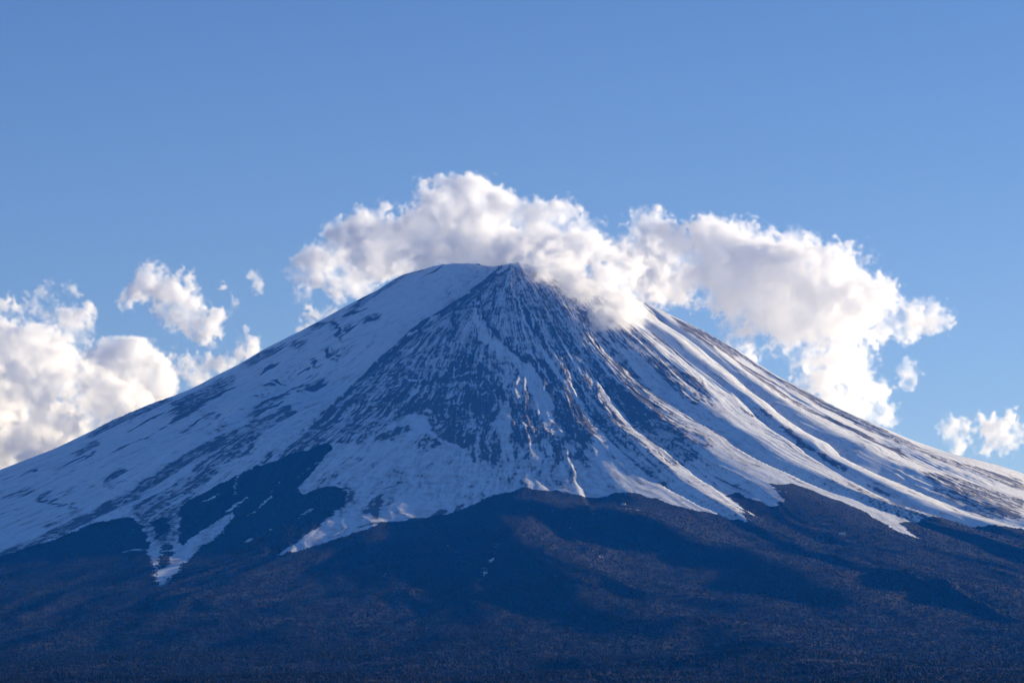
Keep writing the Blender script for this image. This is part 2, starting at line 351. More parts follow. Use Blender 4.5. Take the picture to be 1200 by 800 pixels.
# ------------------------------------------------------------------ height field and cover of the volcano
def terrain(ph, r):
    """ph, r arrays -> z, bare (0 snow .. 1 bare), wood (0..1)"""
    # curved flow lines: warp the angle with slow noise
    n_slow = fbm(ph * 5, r / 1500, 3, 3)
    pw = ph + 0.05 * n_slow * sm(r, 300, 2500)
    # big crests
    z = base(r, ph)
    ph_c = [np.interp(r, c[0], c[1]) for c in curves]
    amp_r = sm(r, 250, 900) * (1 - 0.55 * sm(r, 3300, 5200)) * (1 - sm(r, 5200, 7000))
    left_v = -0.85          # the trough left of the main crest fades out here
    rel = np.zeros_like(z)
    edge = 0.008 * fbm(ph * 20, r / 420, 9, 3)
    dprev = 0.0
    ref = [float(np.interp(2500.0, c[0], c[1])) for c in curves]
    pm = ph - ph_c[0] + ref[0]; steep = np.zeros_like(z)
    # section k lies between crest k-1 and crest k; floor drops right after crest k-1
    for k in range(len(curves) + 1):
        lo = (ph_c[k - 1] + edge) if k > 0 else ph_c[0] - 0.75
        hi = (ph_c[k] + edge) if k < len(curves) else np.maximum(ph_c[-1] + 0.5, 1.9)
        D = curves[k - 1][2] if k > 0 else 0
        t = (ph - lo) / np.maximum(hi - lo, 1e-3)
        m = (t >= 0) & (t < 1)
        wid = np.maximum((hi - lo) * r, 30.0)
        if k == 0:      # smooth snow bowl left of the main crest: sinks towards the crest then jumps up
            dd = (1 - t) * wid; prof_ = -85.0 * sm(t, 0.25, 0.97) * sm(dd, 4, 60) * (1 - sm(r, 1700, 2900))
            rel = np.where(m, prof_, rel)
            steep = np.where(m, 0.35 * np.exp(-dd / 16.0) * (1 - sm(r, 1900, 2600)), steep)
        else:
            fall = 1 - np.exp(-t * wid / 9.0)
            d = np.minimum(D, wid * 0.13)
            # drops off the last crest, climbs the shaded side of the next rib, then leans gently over towards the sun
            rel = np.where(m, -0.5 * dprev * (1 - fall) * (t < 0.5) - d * fall * (1 - sm(t, 0.0, 0.5)) - 0.5 * d * np.clip(2 * t - 1, 0, 1) ** 1.4, rel)
            dprev = d
            rh = ref[k] if k < len(curves) else ref[-1] + 1.2
            pm = np.where(m, ref[k - 1] + (rh - ref[k - 1]) * t, pm) if k < len(curves) else np.where(ph >= lo, ph - ph_c[-1] + ref[-1], pm)
            steep = np.where(m, (0.30 * d / 25.0) * np.exp(-t * wid / 14.0), steep)
    z = z + rel * amp_r
    pw = pm + 0.03 * n_slow * sm(r, 300, 2500)
    for cr, cp, H_, wl, wr2 in RIBS:
        q = (ph - np.interp(r, cr, cp) - edge * 0.5) * r
        env = sm(r, cr[0] - 60, cr[0] + 200) * (1 - sm(r, cr[-1] - 300, cr[-1]))
        z = z + H_ * env * np.where(q > 0, np.exp(-(q / wr2) ** 2), np.exp(-(q / wl) ** 2))
    rough = sample(blur_rock, pw, r, 0.3)
    # ribs and gullies down the fall line
    A = sm(r, 200, 1400) * (1 - 0.5 * sm(r, 4500, 9000)) * (1 - sm(r, 11000, 15000))
    calm = 1 - 0.8 * sm(-ph, 0.45, 0.75) * (1 - sm(r, 1200, 2600))
    g = pw * 1.0
    rib1 = ridged(g * 9 + 3.1, r / 2600, 21)
    rib2 = ridged(g * 24 + n_slow, r / 1300, 22)
    rib3 = ridged(g * 60 + 2 * n_slow, r / 600, 23)
    rib4 = ridged(g * 150 + 3 * n_slow, r / 300, 24)
    low = sm(r, 3900, 5600)
    snowy = sm(rough, 0.12, 0.4)
    lf = 1 - 0.8 * sm(-ph, 0.03, 0.35) * (1 - sm(r, 4800, 6500))
    z = z + A * (rib1 * (3 + 20 * low) * lf + rib2 * (1.2 + 4 * snowy + 10 * low) * calm * lf + rib3 * (1.3 + 5 * rough * snowy + 3 * low) * calm + rib4 * (0.3 + 2.8 * rough * snowy) * calm)
    z = z + A * (fbm(ph * r / 90, r / 120, 31, 4) * (0.9 + 8 * rough * snowy) * (0.3 + 0.7 * calm))
    z = z + (1 - sm(r, 330, 700)) * sm(r, 150, 300) * (15 * fbm(ph * 6, r / 90, 81, 4) + 16 * noise(ph * 2.6, r * 0 + 3.3, 82) - 12 - 16 * sm(ph, -0.9, 0.0))
    # wooded foothills
    X = CX + r * np.sin(ph); Y = CY - r * np.cos(ph)
    foot = sm(r, 4200, 7500) * (1 - sm(r, 13000, 16500))
    z = z + foot * (fbm(X / 1500, Y / 1100, 41, 5) * 38 + ridged(X / 900 + Y / 2500, Y / 1600, 42) * 12)
    # traced spurs and old side cones of the lower slope
    for (px, py, L, W, Hh) in HILLS:
        dx = (X - px); dy = (Y - py)
        z = z + Hh * np.exp(-(dx / L) ** 2 - (dy / W) ** 2)
    for (x0, y0, x1, y1, wl, wr, Hh) in SPURS:
        vx, vy = x1 - x0, y1 - y0; Ls = math.hypot(vx, vy)
        s = ((X - x0) * vx + (Y - y0) * vy) / Ls ** 2; q = ((X - x0) * vy - (Y - y0) * vx) / Ls
        env = sm(s, -0.15, 0.15) * (1 - sm(s, 0.8, 1.1))
        z = z + Hh * env * np.where(q > 0, np.exp(-(q / wr) ** 2), np.exp(-(q / wl) ** 2))
    # cover
    e1 = fbm(ph * 60, r / 260, 51, 4); e2 = fbm(ph * 60, r / 260, 52, 4)
    e3 = fbm(ph * r / 110, r / 130, 53, 3); e4 = fbm(ph * r / 110, r / 130, 54, 3)
    wp = ph + 0.006 * e1 + 16 * e3 / np.maximum(r, 300); wr_ = r + 60 * e2 + 50 * e4
    ps = pw + 26 * fbm(X / 260, Y / 260, 55, 3) / np.maximum(r, 300)
    bare = sample(rock_map, wp, wr_, 0.25)
    st1 = noise(ps * 95 + 2 * n_slow, r / 420, 61)
    st2 = noise(ps * 230 + 3 * n_slow, r / 170, 62)
    st3 = noise(ps * 480 + 3 * n_slow, r / 60, 63)
    bl = fbm(ph * r / 60, r / 50, 64, 3)
    bl2 = fbm(ph * r / 22, r / 26, 67, 2)
    var = 0.7 + 0.6 * sm(fbm(X / 500, Y / 500, 68, 2), -0.4, 0.4)
    f = bare + steep * sm(r, 300, 700) * (1 - 0.5 * sm(r, 3000, 4000)) * sm(bl + 0.3, -0.3, 0.3) - 0.5 + var * (0.22 * st1 + 0.22 * st2 + 0.18 * st3) + 0.28 * bl + 0.16 * bl2 + 0.12 * (rib3 - 0.4) + 0.10 * (rib4 - 0.4)
    th1 = np.abs(noise(pm * 130 + 2.2 * n_slow, r / 700, 73)); th2 = np.abs(noise(pm * 210 + 3 * n_slow, r / 450, 74))
    f = f - 0.30 * (np.exp(-(th1 / 0.07) ** 2) + 0.8 * np.exp(-(th2 / 0.08) ** 2)) * sm(bare, 0.3, 0.55) * sm(fbm(X / 400, Y / 400, 75, 2), -0.35, 0.25)
    # thin contour-hugging snow lines on the dark faces
    f = f - 0.13 * sm(noise(ph * 40, r / 16 + 3 * noise(ph * 30, r / 200, 66), 65), 0.25, 0.6) * sm(bare, 0.5, 0.8)
    fl_ = sm(-ph, 0.35, 0.6) * (1 - sm(bare, 0.3, 0.5)) * sm(r, 500, 1100)
    th3 = np.abs(noise(ph * 45 + 1.2 * n_slow, r / 900, 76)); th4 = np.abs(noise(ph * 90 + 2 * n_slow, r / 500, 77))
    f = f + fl_ * (0.62 * np.exp(-(th3 / 0.045) ** 2) * sm(fbm(X / 350, Y / 350, 78, 3), 0.0, 0.3) + 0.5 * np.exp(-(th4 / 0.06) ** 2) * sm(fbm(X / 300, Y / 300, 79, 3), 0.05, 0.3))
    f = f + 0.5 * sm(r, 200, 300) * (1 - sm(r, 380, 480)) * sm(fbm(ph * 7, r / 60, 83, 3), 0.05, 0.3)
    wood = sample(forest_map, ph + 0.003 * e2 + 22 * e3 / np.maximum(r, 300), r + 35 * e1 + 50 * e4, np.where(r > 3900, 1.0, 0.0))
    wood = wood - 0.5 + 0.60 * fbm(ph * r / 34, r / 50, 71, 4, 0.7) + 0.22 * noise(pw * 90, r / 300, 72)
    return z, f, wood, pm, rough
RIBS = []
for pts, H_, wl, wr2 in [
    ([(522,304),(482,319),(442,347),(404,372),(360,404),(310,445),(250,488)], 30, 14, 90),
    ([(470,318),(420,352),(350,392),(280,432),(200,480),(120,520)], 14, 20, 60),
    ([(400,392),(330,440),(262,500),(190,545),(110,600)], 26, 60, 25),
    ([(440,362),(380,425),(335,470),(290,515),(220,570)], 16, 25, 40),
    ([(330,405),(260,440),(200,467),(140,493),(60,530)], 16, 15, 45),
    ([(770,350),(785,355),(800,368)], 30, 40, 30)]:
    pr = sorted([unproject(x, y) for x, y in pts], key=lambda q: q[1])
    RIBS.append((np.array([q[1] for q in pr]), np.array([q[0] for q in pr]), H_, wl, wr2))
HILLS = []
SPURS = []
def add_hill(x, y, L, W, H):
    p, r_ = unproject(x, y); HILLS.append((CX + r_ * math.sin(p), CY - r_ * math.cos(p), L, W, H))
def add_spur(a, b, wl, wr, H):
    q = []
    for x, y in (a, b):
        p, r_ = unproject(x, y); q += [CX + r_ * math.sin(p), CY - r_ * math.cos(p)]
    SPURS.append((*q, wl, wr, H))
add_hill(925, 765, 150, 180, 40); add_hill(840, 752, 260, 300, 45); add_hill(900, 790, 320, 300, 50)
add_hill(620, 765, 300, 350, 30); add_hill(1150, 700, 350, 500, 40); add_hill(1000, 690, 300, 400, 30)
add_spur((590, 615), (735, 745), 260, 120, 60); add_spur((700, 600), (870, 665), 220, 120, 45)
add_spur((880, 655), (1010, 720), 200, 130, 35); add_spur((1000, 650), (1180, 720), 220, 140, 35)
add_spur((620, 590), (780, 640), 160, 110, 30)
blur_rock = blur(rock_map, 59)

nf = 1420
ph_f = np.linspace(-1.85, 1.85, nf)
ph_b = np.linspace(1.85, 2 * math.pi - 1.85, 82)[1:-1]
phs = np.concatenate([ph_f, ph_b])
rs = np.concatenate([np.arange(0, 240, 40.0)[1:], np.arange(240, 4600, 9.5), np.arange(4600, 9500, 29.0), np.geomspace(9500, 22000, 60)])
PHg, Rg = np.meshgrid(phs, rs)
Zg, BARE, WOOD, LANE, ROUGH = terrain(PHg, Rg)
edge_in = sm(Rg, 16500, 20000)
Zg = Zg * (1 - edge_in) + 826.0 * edge_in
nr, npn = Rg.shape
V = np.stack([CX + Rg * np.sin(PHg), CY - Rg * np.cos(PHg), Zg], -1).reshape(-1, 3)
idx = np.arange(nr * npn).reshape(nr, npn)
nxt = np.roll(idx, -1, axis=1)
F = np.stack([idx[:-1], nxt[:-1], nxt[1:], idx[1:]], -1).reshape(-1, 4)[:, ::-1]
def quad_mesh(name, V, F, smooth=True):
    me = bpy.data.meshes.new(name)
    k = F.shape[1]
    me.vertices.add(len(V)); me.vertices.foreach_set('co', np.ascontiguousarray(V, np.float32).ravel())
    me.loops.add(F.size); me.loops.foreach_set('vertex_index', np.ascontiguousarray(F, np.int32).ravel())
    me.polygons.add(len(F)); me.polygons.foreach_set('loop_start', np.arange(0, F.size, k, dtype=np.int32))
    me.polygons.foreach_set('loop_total', np.full(len(F), k, np.int32))
    me.polygons.foreach_set('use_smooth', np.full(len(F), smooth))
    me.update(calc_edges=True)
    return me
def fattr(me, name, a):
    at_ = me.attributes.new(name, 'FLOAT', 'POINT'); at_.data.foreach_set('value', np.ascontiguousarray(a, np.float32).ravel())
me = quad_mesh('mountain', V, F)
fattr(me, 'bare', BARE); fattr(me, 'wood', WOOD); fattr(me, 'rough', ROUGH)
fl = me.attributes.new('flow', 'FLOAT_VECTOR', 'POINT')
fl.data.foreach_set('vector', np.stack([LANE * 2600, LANE * 0, Rg * 0.13], -1).astype(np.float32).ravel())

# ------------------------------------------------------------------ materials
class Mat:
    def __init__(s, name):
        s.m = bpy.data.materials.new(name); s.m.use_nodes = True; s.t = s.m.node_tree; s.t.nodes.clear()
        s.out = s.t.nodes.new('ShaderNodeOutputMaterial')
    def n(s, typ, **kw):
        nd = s.t.nodes.new(typ)
        for k, v in kw.items(): setattr(nd, k, v)
        return nd
    def l(s, a, b): s.t.links.new(a, b)
    def math(s, op, a, b=None, clamp=False):
        nd = s.n('ShaderNodeMath', operation=op, use_clamp=clamp)
        for i, v in enumerate((a, b)):
            if v is None: continue
            if isinstance(v, (int, float)): nd.inputs[i].default_value = v
            else: s.l(v, nd.inputs[i])
        return nd.outputs[0]
    def ramp(s, x, a, b):
        nd = s.n('ShaderNodeMapRange', interpolation_type='SMOOTHSTEP')
        nd.inputs['From Min'].default_value = a; nd.inputs['From Max'].default_value = b
        s.l(x, nd.inputs['Value']); return nd.outputs[0]
    def mix(s, f, a, b):
        nd = s.n('ShaderNodeMix', data_type='RGBA')
        for i, v in ((0, f), (6, a), (7, b)):
            if isinstance(v, (int, float)): nd.inputs[i].default_value = v
            elif isinstance(v, tuple): nd.inputs[i].default_value = (*v, 1)
            else: s.l(v, nd.inputs[i])
        return nd.outputs[2]
    def noise(s, vec, scale, detail=4, rough=0.55):
        nd = s.n('ShaderNodeTexNoise'); nd.inputs['Scale'].default_value = scale
        nd.inputs['Detail'].default_value = detail; nd.inputs['Roughness'].default_value = rough
        s.l(vec, nd.inputs['Vector']); return nd.outputs['Fac']
    def attr(s, name):
        nd = s.n('ShaderNodeAttribute', attribute_name=name); return nd

M = Mat('snow_rock_and_wood')
geo = M.n('ShaderNodeNewGeometry').outputs['Position']
flow = M.attr('flow').outputs['Vector']
n1 = M.noise(flow, 1 / 11.0, 4, 0.65)
n2 = M.noise(geo, 1 / 9.0, 3, 0.6)
nb = M.noise(flow, 1 / 26.0, 2, 0.5)
amp = M.math('ADD', M.math('MULTIPLY', M.attr('rough').outputs['Fac'], 1.25), 0.38)
f = M.math('ADD', M.attr('bare').outputs['Fac'], M.math('MULTIPLY', M.math('SUBTRACT', n1, 0.5), amp))
f = M.math('ADD', f, M.math('MULTIPLY', M.math('SUBTRACT', nb, 0.5), M.math('MULTIPLY', amp, 0.6)))
f = M.math('ADD', f, M.math('MULTIPLY', M.math('SUBTRACT', n2, 0.5), 0.45))
bare = M.ramp(f, -0.06, 0.10)
n3 = M.noise(geo, 1 / 400.0, 5, 0.6)
rockc = M.mix(n2, (0.055, 0.055, 0.058), (0.175, 0.165, 0.165))
snow_dirty = M.mix(M.ramp(f, -0.45, -0.05), (0.86, 0.87, 0.88), (0.62, 0.60, 0.60))
col = M.mix(bare, snow_dirty, rockc)
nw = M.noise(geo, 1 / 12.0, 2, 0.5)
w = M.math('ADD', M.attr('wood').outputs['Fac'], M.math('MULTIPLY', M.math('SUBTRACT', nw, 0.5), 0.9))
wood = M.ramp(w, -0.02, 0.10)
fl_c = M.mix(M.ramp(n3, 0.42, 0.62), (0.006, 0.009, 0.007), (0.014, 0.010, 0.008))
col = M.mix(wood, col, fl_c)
bs = M.n('ShaderNodeBsdfPrincipled')
M.l(col, bs.inputs['Base Color'])
bs.inputs['Roughness'].default_value = 0.85
bs.inputs['Specular IOR Level'].default_value = 0.15
bump = M.n('ShaderNodeBump'); bump.inputs['Distance'].default_value = 5.0
hgt = M.math('ADD', M.math('MULTIPLY', bare, 0.25), M.math('MULTIPLY', n1, 0.5))
hgt = M.math('ADD', hgt, M.math('MULTIPLY', M.math('MULTIPLY', n2, M.math('ADD', bare, wood)), 1.2))
M.l(hgt, bump.inputs['Height']); bump.inputs['Strength'].default_value = 0.6
M.l(bump.outputs[0], bs.inputs['Normal'])
M.l(bs.outputs[0], M.out.inputs['Surface'])

mountain = bpy.data.objects.new('mountain', me)
me.materials.append(M.m)
COL.objects.link(mountain)
mountain['kind'] = 'structure'

# trees of the wood: conifers and bare larches, far too many to count
g = np.random.default_rng(99)
NT = 560000
ty = -2500 - 9900 * g.uniform(0, 1, NT) ** 0.85; tx = (g.uniform(-1, 1, NT)) * (18000 + ty) * 600 / FPX * 1.1
tr = np.hypot(tx - CX, ty - CY); tp = np.arctan2(tx - CX, -(ty - CY))
from_z, from_b, from_w = terrain(tp, tr)[:3]
dens_ = sm(from_w, -0.32, 0.15) ** 1.3
keep = (g.uniform(0, 1, NT) < dens_ * np.clip(tr / 5200, 0.6, 0.85)) & (tr > 2600) & (tr < 12300)
kk = np.where(keep)[0][:205000]
tx, ty, tz, tr = tx[kk], ty[kk], from_z[kk], tr[kk]
nT = len(kk); print('trees', nT)
th = g.uniform(3.5, 6.5, nT) * (0.55 + 0.45 * sm(tr, 3300, 4600)); tw = th * g.uniform(0.75, 1.2, nT); ta = g.uniform(0, 6.28, nT)
tv = np.empty((nT, 5, 3), np.float32)
for k in range(4):
    q = tw * g.uniform(0.75, 1.2, nT)
    tv[:, k, 0] = tx + np.cos(ta + k * 1.5708) * q; tv[:, k, 1] = ty + np.sin(ta + k * 1.5708) * q; tv[:, k, 2] = tz - 3.0 + 0.12 * th
tv[:, 4, 0] = tx + g.uniform(-.6, .6, nT); tv[:, 4, 1] = ty; tv[:, 4, 2] = tz + th
tb = (np.arange(nT) * 5)[:, None, None]
tf = (tb + np.array([[0, 1, 4], [1, 2, 4], [2, 3, 4], [3, 0, 4]])[None]).reshape(-1, 3)
fm = quad_mesh('forest', tv.reshape(-1, 3), tf, False)
larch = sm(fbm(tx / 700, ty / 500, 91, 4) + g.uniform(-0.4, 0.4, nT), 0.1, 0.4)
fattr(fm, 'larch', np.repeat(larch, 5)); fattr(fm, 'shade_of_tree', np.repeat(g.uniform(0, 1, nT), 5))
T = Mat('conifer_and_larch')
tb_ = T.n('ShaderNodeBsdfPrincipled'); tb_.inputs['Roughness'].default_value = 0.9; tb_.inputs['Specular IOR Level'].default_value = 0.1
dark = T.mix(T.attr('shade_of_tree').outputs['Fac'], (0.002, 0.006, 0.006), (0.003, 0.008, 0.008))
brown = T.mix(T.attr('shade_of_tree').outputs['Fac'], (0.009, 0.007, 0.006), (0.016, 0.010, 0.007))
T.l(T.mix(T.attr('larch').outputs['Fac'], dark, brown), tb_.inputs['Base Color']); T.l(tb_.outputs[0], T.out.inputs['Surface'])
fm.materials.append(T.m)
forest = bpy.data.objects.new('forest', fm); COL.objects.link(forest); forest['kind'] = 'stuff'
forest['label'] = 'dark wood of conifers and bare brown larches covering the lower slopes'

# ground to the horizon
G = Mat('valley_ground')
gp = G.n('ShaderNodeNewGeometry').outputs['Position']
gb = G.n('ShaderNodeBsdfPrincipled'); gb.inputs['Roughness'].default_value = 0.9
G.l(G.mix(G.ramp(G.noise(gp, 1 / 900.0, 6), 0.4, 0.6), (0.03, 0.035, 0.025), (0.075, 0.06, 0.04)), gb.inputs['Base Color'])
G.l(gb.outputs[0], G.out.inputs['Surface'])
gr = np.array([0, 6000, 15000, 22000, 30000, 45000, 60000.0]); ga = np.linspace(0, 2 * math.pi, 97)[:-1]
gv = [[0, 0, 829]]; gf = []
A_, B_ = np.meshgrid(ga, gr[1:])
gv = np.concatenate([np.array([[0, 0, 829.0]]), np.stack([A_ * 0 + B_ * np.cos(A_), B_ * np.sin(A_), B_ * 0 + 829.0], -1).reshape(-1, 3)])
gi = 1 + np.arange(96 * 6).reshape(6, 96); gn = np.roll(gi, -1, 1)
gq = np.stack([gi[:-1], gi[1:], gn[1:], gn[:-1]], -1).reshape(-1, 4)
gq = np.concatenate([gq, np.stack([np.zeros(48, int), gi[0, 0::2], gi[0, 1::2], np.roll(gi[0], -2)[0::2]], -1)])
gm = quad_mesh('ground', gv, gq, False)
gm.materials.append(G.m)
ground = bpy.data.objects.new('ground', gm); COL.objects.link(ground); ground['kind'] = 'structure'

# ------------------------------------------------------------------ air
import bmesh
def box_mesh(name, lo, hi):
    bm = bmesh.new(); bmesh.ops.create_cube(bm, size=1.0)
    for v in bm.verts:
        v.co = Vector([(lo[k] + hi[k]) / 2 + v.co[k] * (hi[k] - lo[k]) for k in range(3)])
    m = bpy.data.meshes.new(name); bm.to_mesh(m); bm.free(); return m
H = Mat('pale_blue_air')
hv = H.n('ShaderNodeVolumePrincipled')
hv.inputs['Color'].default_value = HAZE_COLOR
hv.inputs['Density'].default_value = HAZE_DENSITY
hv.inputs['Absorption Color'].default_value = (1, 1, 1, 1)
hv.inputs['Anisotropy'].default_value = 0.0
H.l(hv.outputs[0], H.out.inputs['Volume'])
hm = box_mesh('haze', (-61000, -61000, 824), (61000, 61000, 3900)); hm.materials.append(H.m)
haze = bpy.data.objects.new('haze', hm); COL.objects.link(haze); haze['kind'] = 'stuff'
haze['label'] = 'thin blue haze in the air in front of the mountain'

# ------------------------------------------------------------------ clouds
def lattice(n, cell, vox, off, seed_rng):
    """interpolation matrix n x k from a coarse random lattice"""
    x = (np.arange(n) * vox + off) / cell
    i = np.floor(x).astype(int); f = x - i
    k = i.max() + 4
    W = np.zeros((n, k), np.float32)
    b = [(1 - f) ** 3 / 6, (3 * f ** 3 - 6 * f ** 2 + 4) / 6, (-3 * f ** 3 + 3 * f ** 2 + 3 * f + 1) / 6, f ** 3 / 6]
    for q in range(4): W[np.arange(n), i + q] = b[q]
    return W
def noise3(shape, vox, cell, g, aniso=(1, 1, 1)):
    Ws = [lattice(shape[a], cell * aniso[a], vox, 0.0, g) for a in range(3)]
    L = g.standard_normal([w.shape[1] for w in Ws]).astype(np.float32)
    t = np.tensordot(Ws[0], L, (1, 0)); t = np.einsum('ajk,bj->abk', t, Ws[1], optimize=True)
    return np.tensordot(t, Ws[2], (2, 1)) * 2.3
CLOUD = Mat('cloud_vapour')
cv = CLOUD.n('ShaderNodeVolumePrincipled')
cv.inputs['Color'].default_value = (0.980, 0.984, 0.990, 1)
cv.inputs['Absorption Color'].default_value = (1, 1, 1, 1)
cv.inputs['Density'].default_value = 1.0
cv.inputs['Anisotropy'].default_value = 0.25
CLOUD.l(cv.outputs[0], CLOUD.out.inputs['Volume'])

def cloud(name, label, lobes, Y, thick=1.0, vox=6.8, dens=0.0135, wisp=0.0, seed=1, group=None, children=7, squash=1.5, swell=1.3):
    """lobes: photo x, y, radius in photo px, optional depth offset in metres; filled as a real volume at depth Y"""
    g = np.random.default_rng(seed)
    S = []; SC = swell
    for lb in lobes:
        x, y, rpx = lb[:3]; dy = lb[3] if len(lb) > 3 else None
        yy = Y + (dy if dy is not None else g.uniform(-1, 1) * thick * rpx * 4.9 * 0.8)
        p = at(x, y, yy); rad = rpx * 4.9 * (18000 + yy) / 18000
        rad *= SC
        S.append((*p, rad))
        for k in range(children):      # smaller heads budding out of the lobe, mostly upward
            d = g.normal(size=3); d[2] = abs(d[2]) * 1.1 - 0.35; d /= np.linalg.norm(d)
            q = rad * g.uniform(0.28, 0.5)
            c = p + d * (rad * 0.95 - q * 0.3)
            S.append((*c, q))
            for j in range(3):
                e = g.normal(size=3) + d * 0.8; e /= np.linalg.norm(e)
                if q > 5 * vox: S.append((*(c + e * q * 0.9), q * g.uniform(0.3, 0.5)))
    S = np.array(S)
    pad = 30 + wisp * 60
    lo = (S[:, :3] - S[:, 3:]).min(0) - pad; hi = (S[:, :3] + S[:, 3:]).max(0) + pad
    n = np.ceil((hi - lo) / vox).astype(int) + 1
    f = np.full(n, -3.0, np.float32)
    ax = [lo[a] + np.arange(n[a]) * vox for a in range(3)]
    for x, y, z, rad in S:
        ext = rad * 1.9 + 3 * vox
        i = [slice(max(0, int((c - ext - lo[a]) / vox)), min(n[a], int((c + ext - lo[a]) / vox) + 2)) for a, c in enumerate((x, y, z))]
        d = np.sqrt((ax[0][i[0]][:, None, None] - x) ** 2 + ((ax[1][i[1]][None, :, None] - y) * squash) ** 2 + (ax[2][i[2]][None, None, :] - z) ** 2)
        v = ((rad - d) / (0.5 * rad + 25)).astype(np.float32)
        f[i[0], i[1], i[2]] = np.maximum(f[i[0], i[1], i[2]], v)
    nz = noise3(n, vox, 260, g) * 0.52
    nz += noise3(n, vox, 105, g) * 0.36
    nz += np.abs(noise3(n, vox, 60, g)) * -0.56 + 0.28
    nz += np.abs(noise3(n, vox, 31, g)) * -0.46 + 0.24
    nz += noise3(n, vox, 16, g) * 0.28
    f = f + nz * (0.80 + 0.9 * wisp) + 0.06 - 0.25 * wisp
    den = np.clip(f * (2.8 - 1.4 * min(wisp, 1)), 0, 1) ** (1.3 + 0.7 * wisp) * dens
    den += dens * 0.10 * np.clip((f + 0.5) * 1.1, 0, 1) ** 2      # thin veil round the body
    edge = np.ones(n, np.float32)
    for a in range(3):
        e = np.minimum(np.arange(n[a]), n[a] - 1 - np.arange(n[a])) / 3.0
        den *= np.clip(e, 0, 1).reshape([-1 if b == a else 1 for b in range(3)])
    den *= np.clip(0.75 + 0.8 * noise3(n, vox, 85, g) + 0.5 * noise3(n, vox, 40, g), 0.12, 1.8)
    den[den < dens * 0.01] = 0
    base_p = np.array([(lo[0] + hi[0]) / 2, (lo[1] + hi[1]) / 2, lo[2]])
    me = bpy.data.meshes.new(name)
    N = int(np.prod(n)); me.vertices.add(N)
    co = np.empty((*n, 3), np.float32)
    for a in range(3): co[..., a] = (ax[a] - base_p[a]).reshape([-1 if b == a else 1 for b in range(3)])
    me.vertices.foreach_set('co', co.ravel())
    fattr(me, 'vapour', den)
    src = bpy.data.objects.new('cloud_density', me)      # only the table of densities that the volume reads; not in the scene
    o = bpy.data.objects.new(name, bpy.data.volumes.new(name)); COL.objects.link(o); o.location = base_p
    o.data.materials.append(CLOUD.m)
    o['label'] = label; o['category'] = 'cloud'
    if group: o['group'] = group
    ng = bpy.data.node_groups.new('cloud_grid', 'GeometryNodeTree')
    ng.interface.new_socket('Geometry', in_out='INPUT', socket_type='NodeSocketGeometry')
    ng.interface.new_socket('Geometry', in_out='OUTPUT', socket_type='NodeSocketGeometry')
    N_ = ng.nodes.new; L_ = ng.links.new
    gi_, go_ = N_('NodeGroupInput'), N_('NodeGroupOutput')
    vc = N_('GeometryNodeVolumeCube')
    mn = lo - base_p; mx = mn + (n - 1) * vox
    vc.inputs['Min'].default_value = mn; vc.inputs['Max'].default_value = mx
    for a, nm in enumerate(('Resolution X', 'Resolution Y', 'Resolution Z')): vc.inputs[nm].default_value = int(n[a])
    pos = N_('GeometryNodeInputPosition')
    sub = N_('ShaderNodeVectorMath'); sub.operation = 'SUBTRACT'; L_(pos.outputs[0], sub.inputs[0]); sub.inputs[1].default_value = mn
    sc = N_('ShaderNodeVectorMath'); sc.operation = 'SCALE'; sc.inputs['Scale'].default_value = 1 / vox; L_(sub.outputs[0], sc.inputs[0])
    ad = N_('ShaderNodeVectorMath'); ad.operation = 'ADD'; ad.inputs[1].default_value = (0.5, 0.5, 0.5); L_(sc.outputs[0], ad.inputs[0])
    sp = N_('ShaderNodeSeparateXYZ'); L_(ad.outputs[0], sp.inputs[0])
    ints = []
    for a in range(3):
        q = N_('FunctionNodeFloatToInt'); q.rounding_mode = 'FLOOR'; L_(sp.outputs[a], q.inputs[0]); ints.append(q.outputs[0])
    def imath(op, a, b):
        q = N_('FunctionNodeIntegerMath'); q.operation = op
        for k, v in enumerate((a, b)):
            if isinstance(v, int): q.inputs[k].default_value = v
            else: L_(v, q.inputs[k])
        return q.outputs[0]
    ix = imath('ADD', imath('MULTIPLY', imath('ADD', imath('MULTIPLY', ints[0], int(n[1])), ints[1]), int(n[2])), ints[2])
    si = N_('GeometryNodeSampleIndex'); si.data_type = 'FLOAT'; si.domain = 'POINT'; si.clamp = True
    na = N_('GeometryNodeInputNamedAttribute'); na.data_type = 'FLOAT'; na.inputs['Name'].default_value = 'vapour'
    oi = N_('GeometryNodeObjectInfo'); oi.inputs['Object'].default_value = src; L_(oi.outputs['Geometry'], si.inputs['Geometry']); L_(na.outputs['Attribute'], si.inputs['Value']); L_(ix, si.inputs['Index'])
    L_(si.outputs[0], vc.inputs['Density'])
    sm_ = N_('GeometryNodeSetMaterial'); sm_.inputs['Material'].default_value = CLOUD.m
    L_(vc.outputs[0], sm_.inputs[0]); L_(sm_.outputs[0], go_.inputs[0])
    md = o.modifiers.new('volume', 'NODES'); md.node_group = ng
    print(name, n, N, (den > 0).mean())
    return o

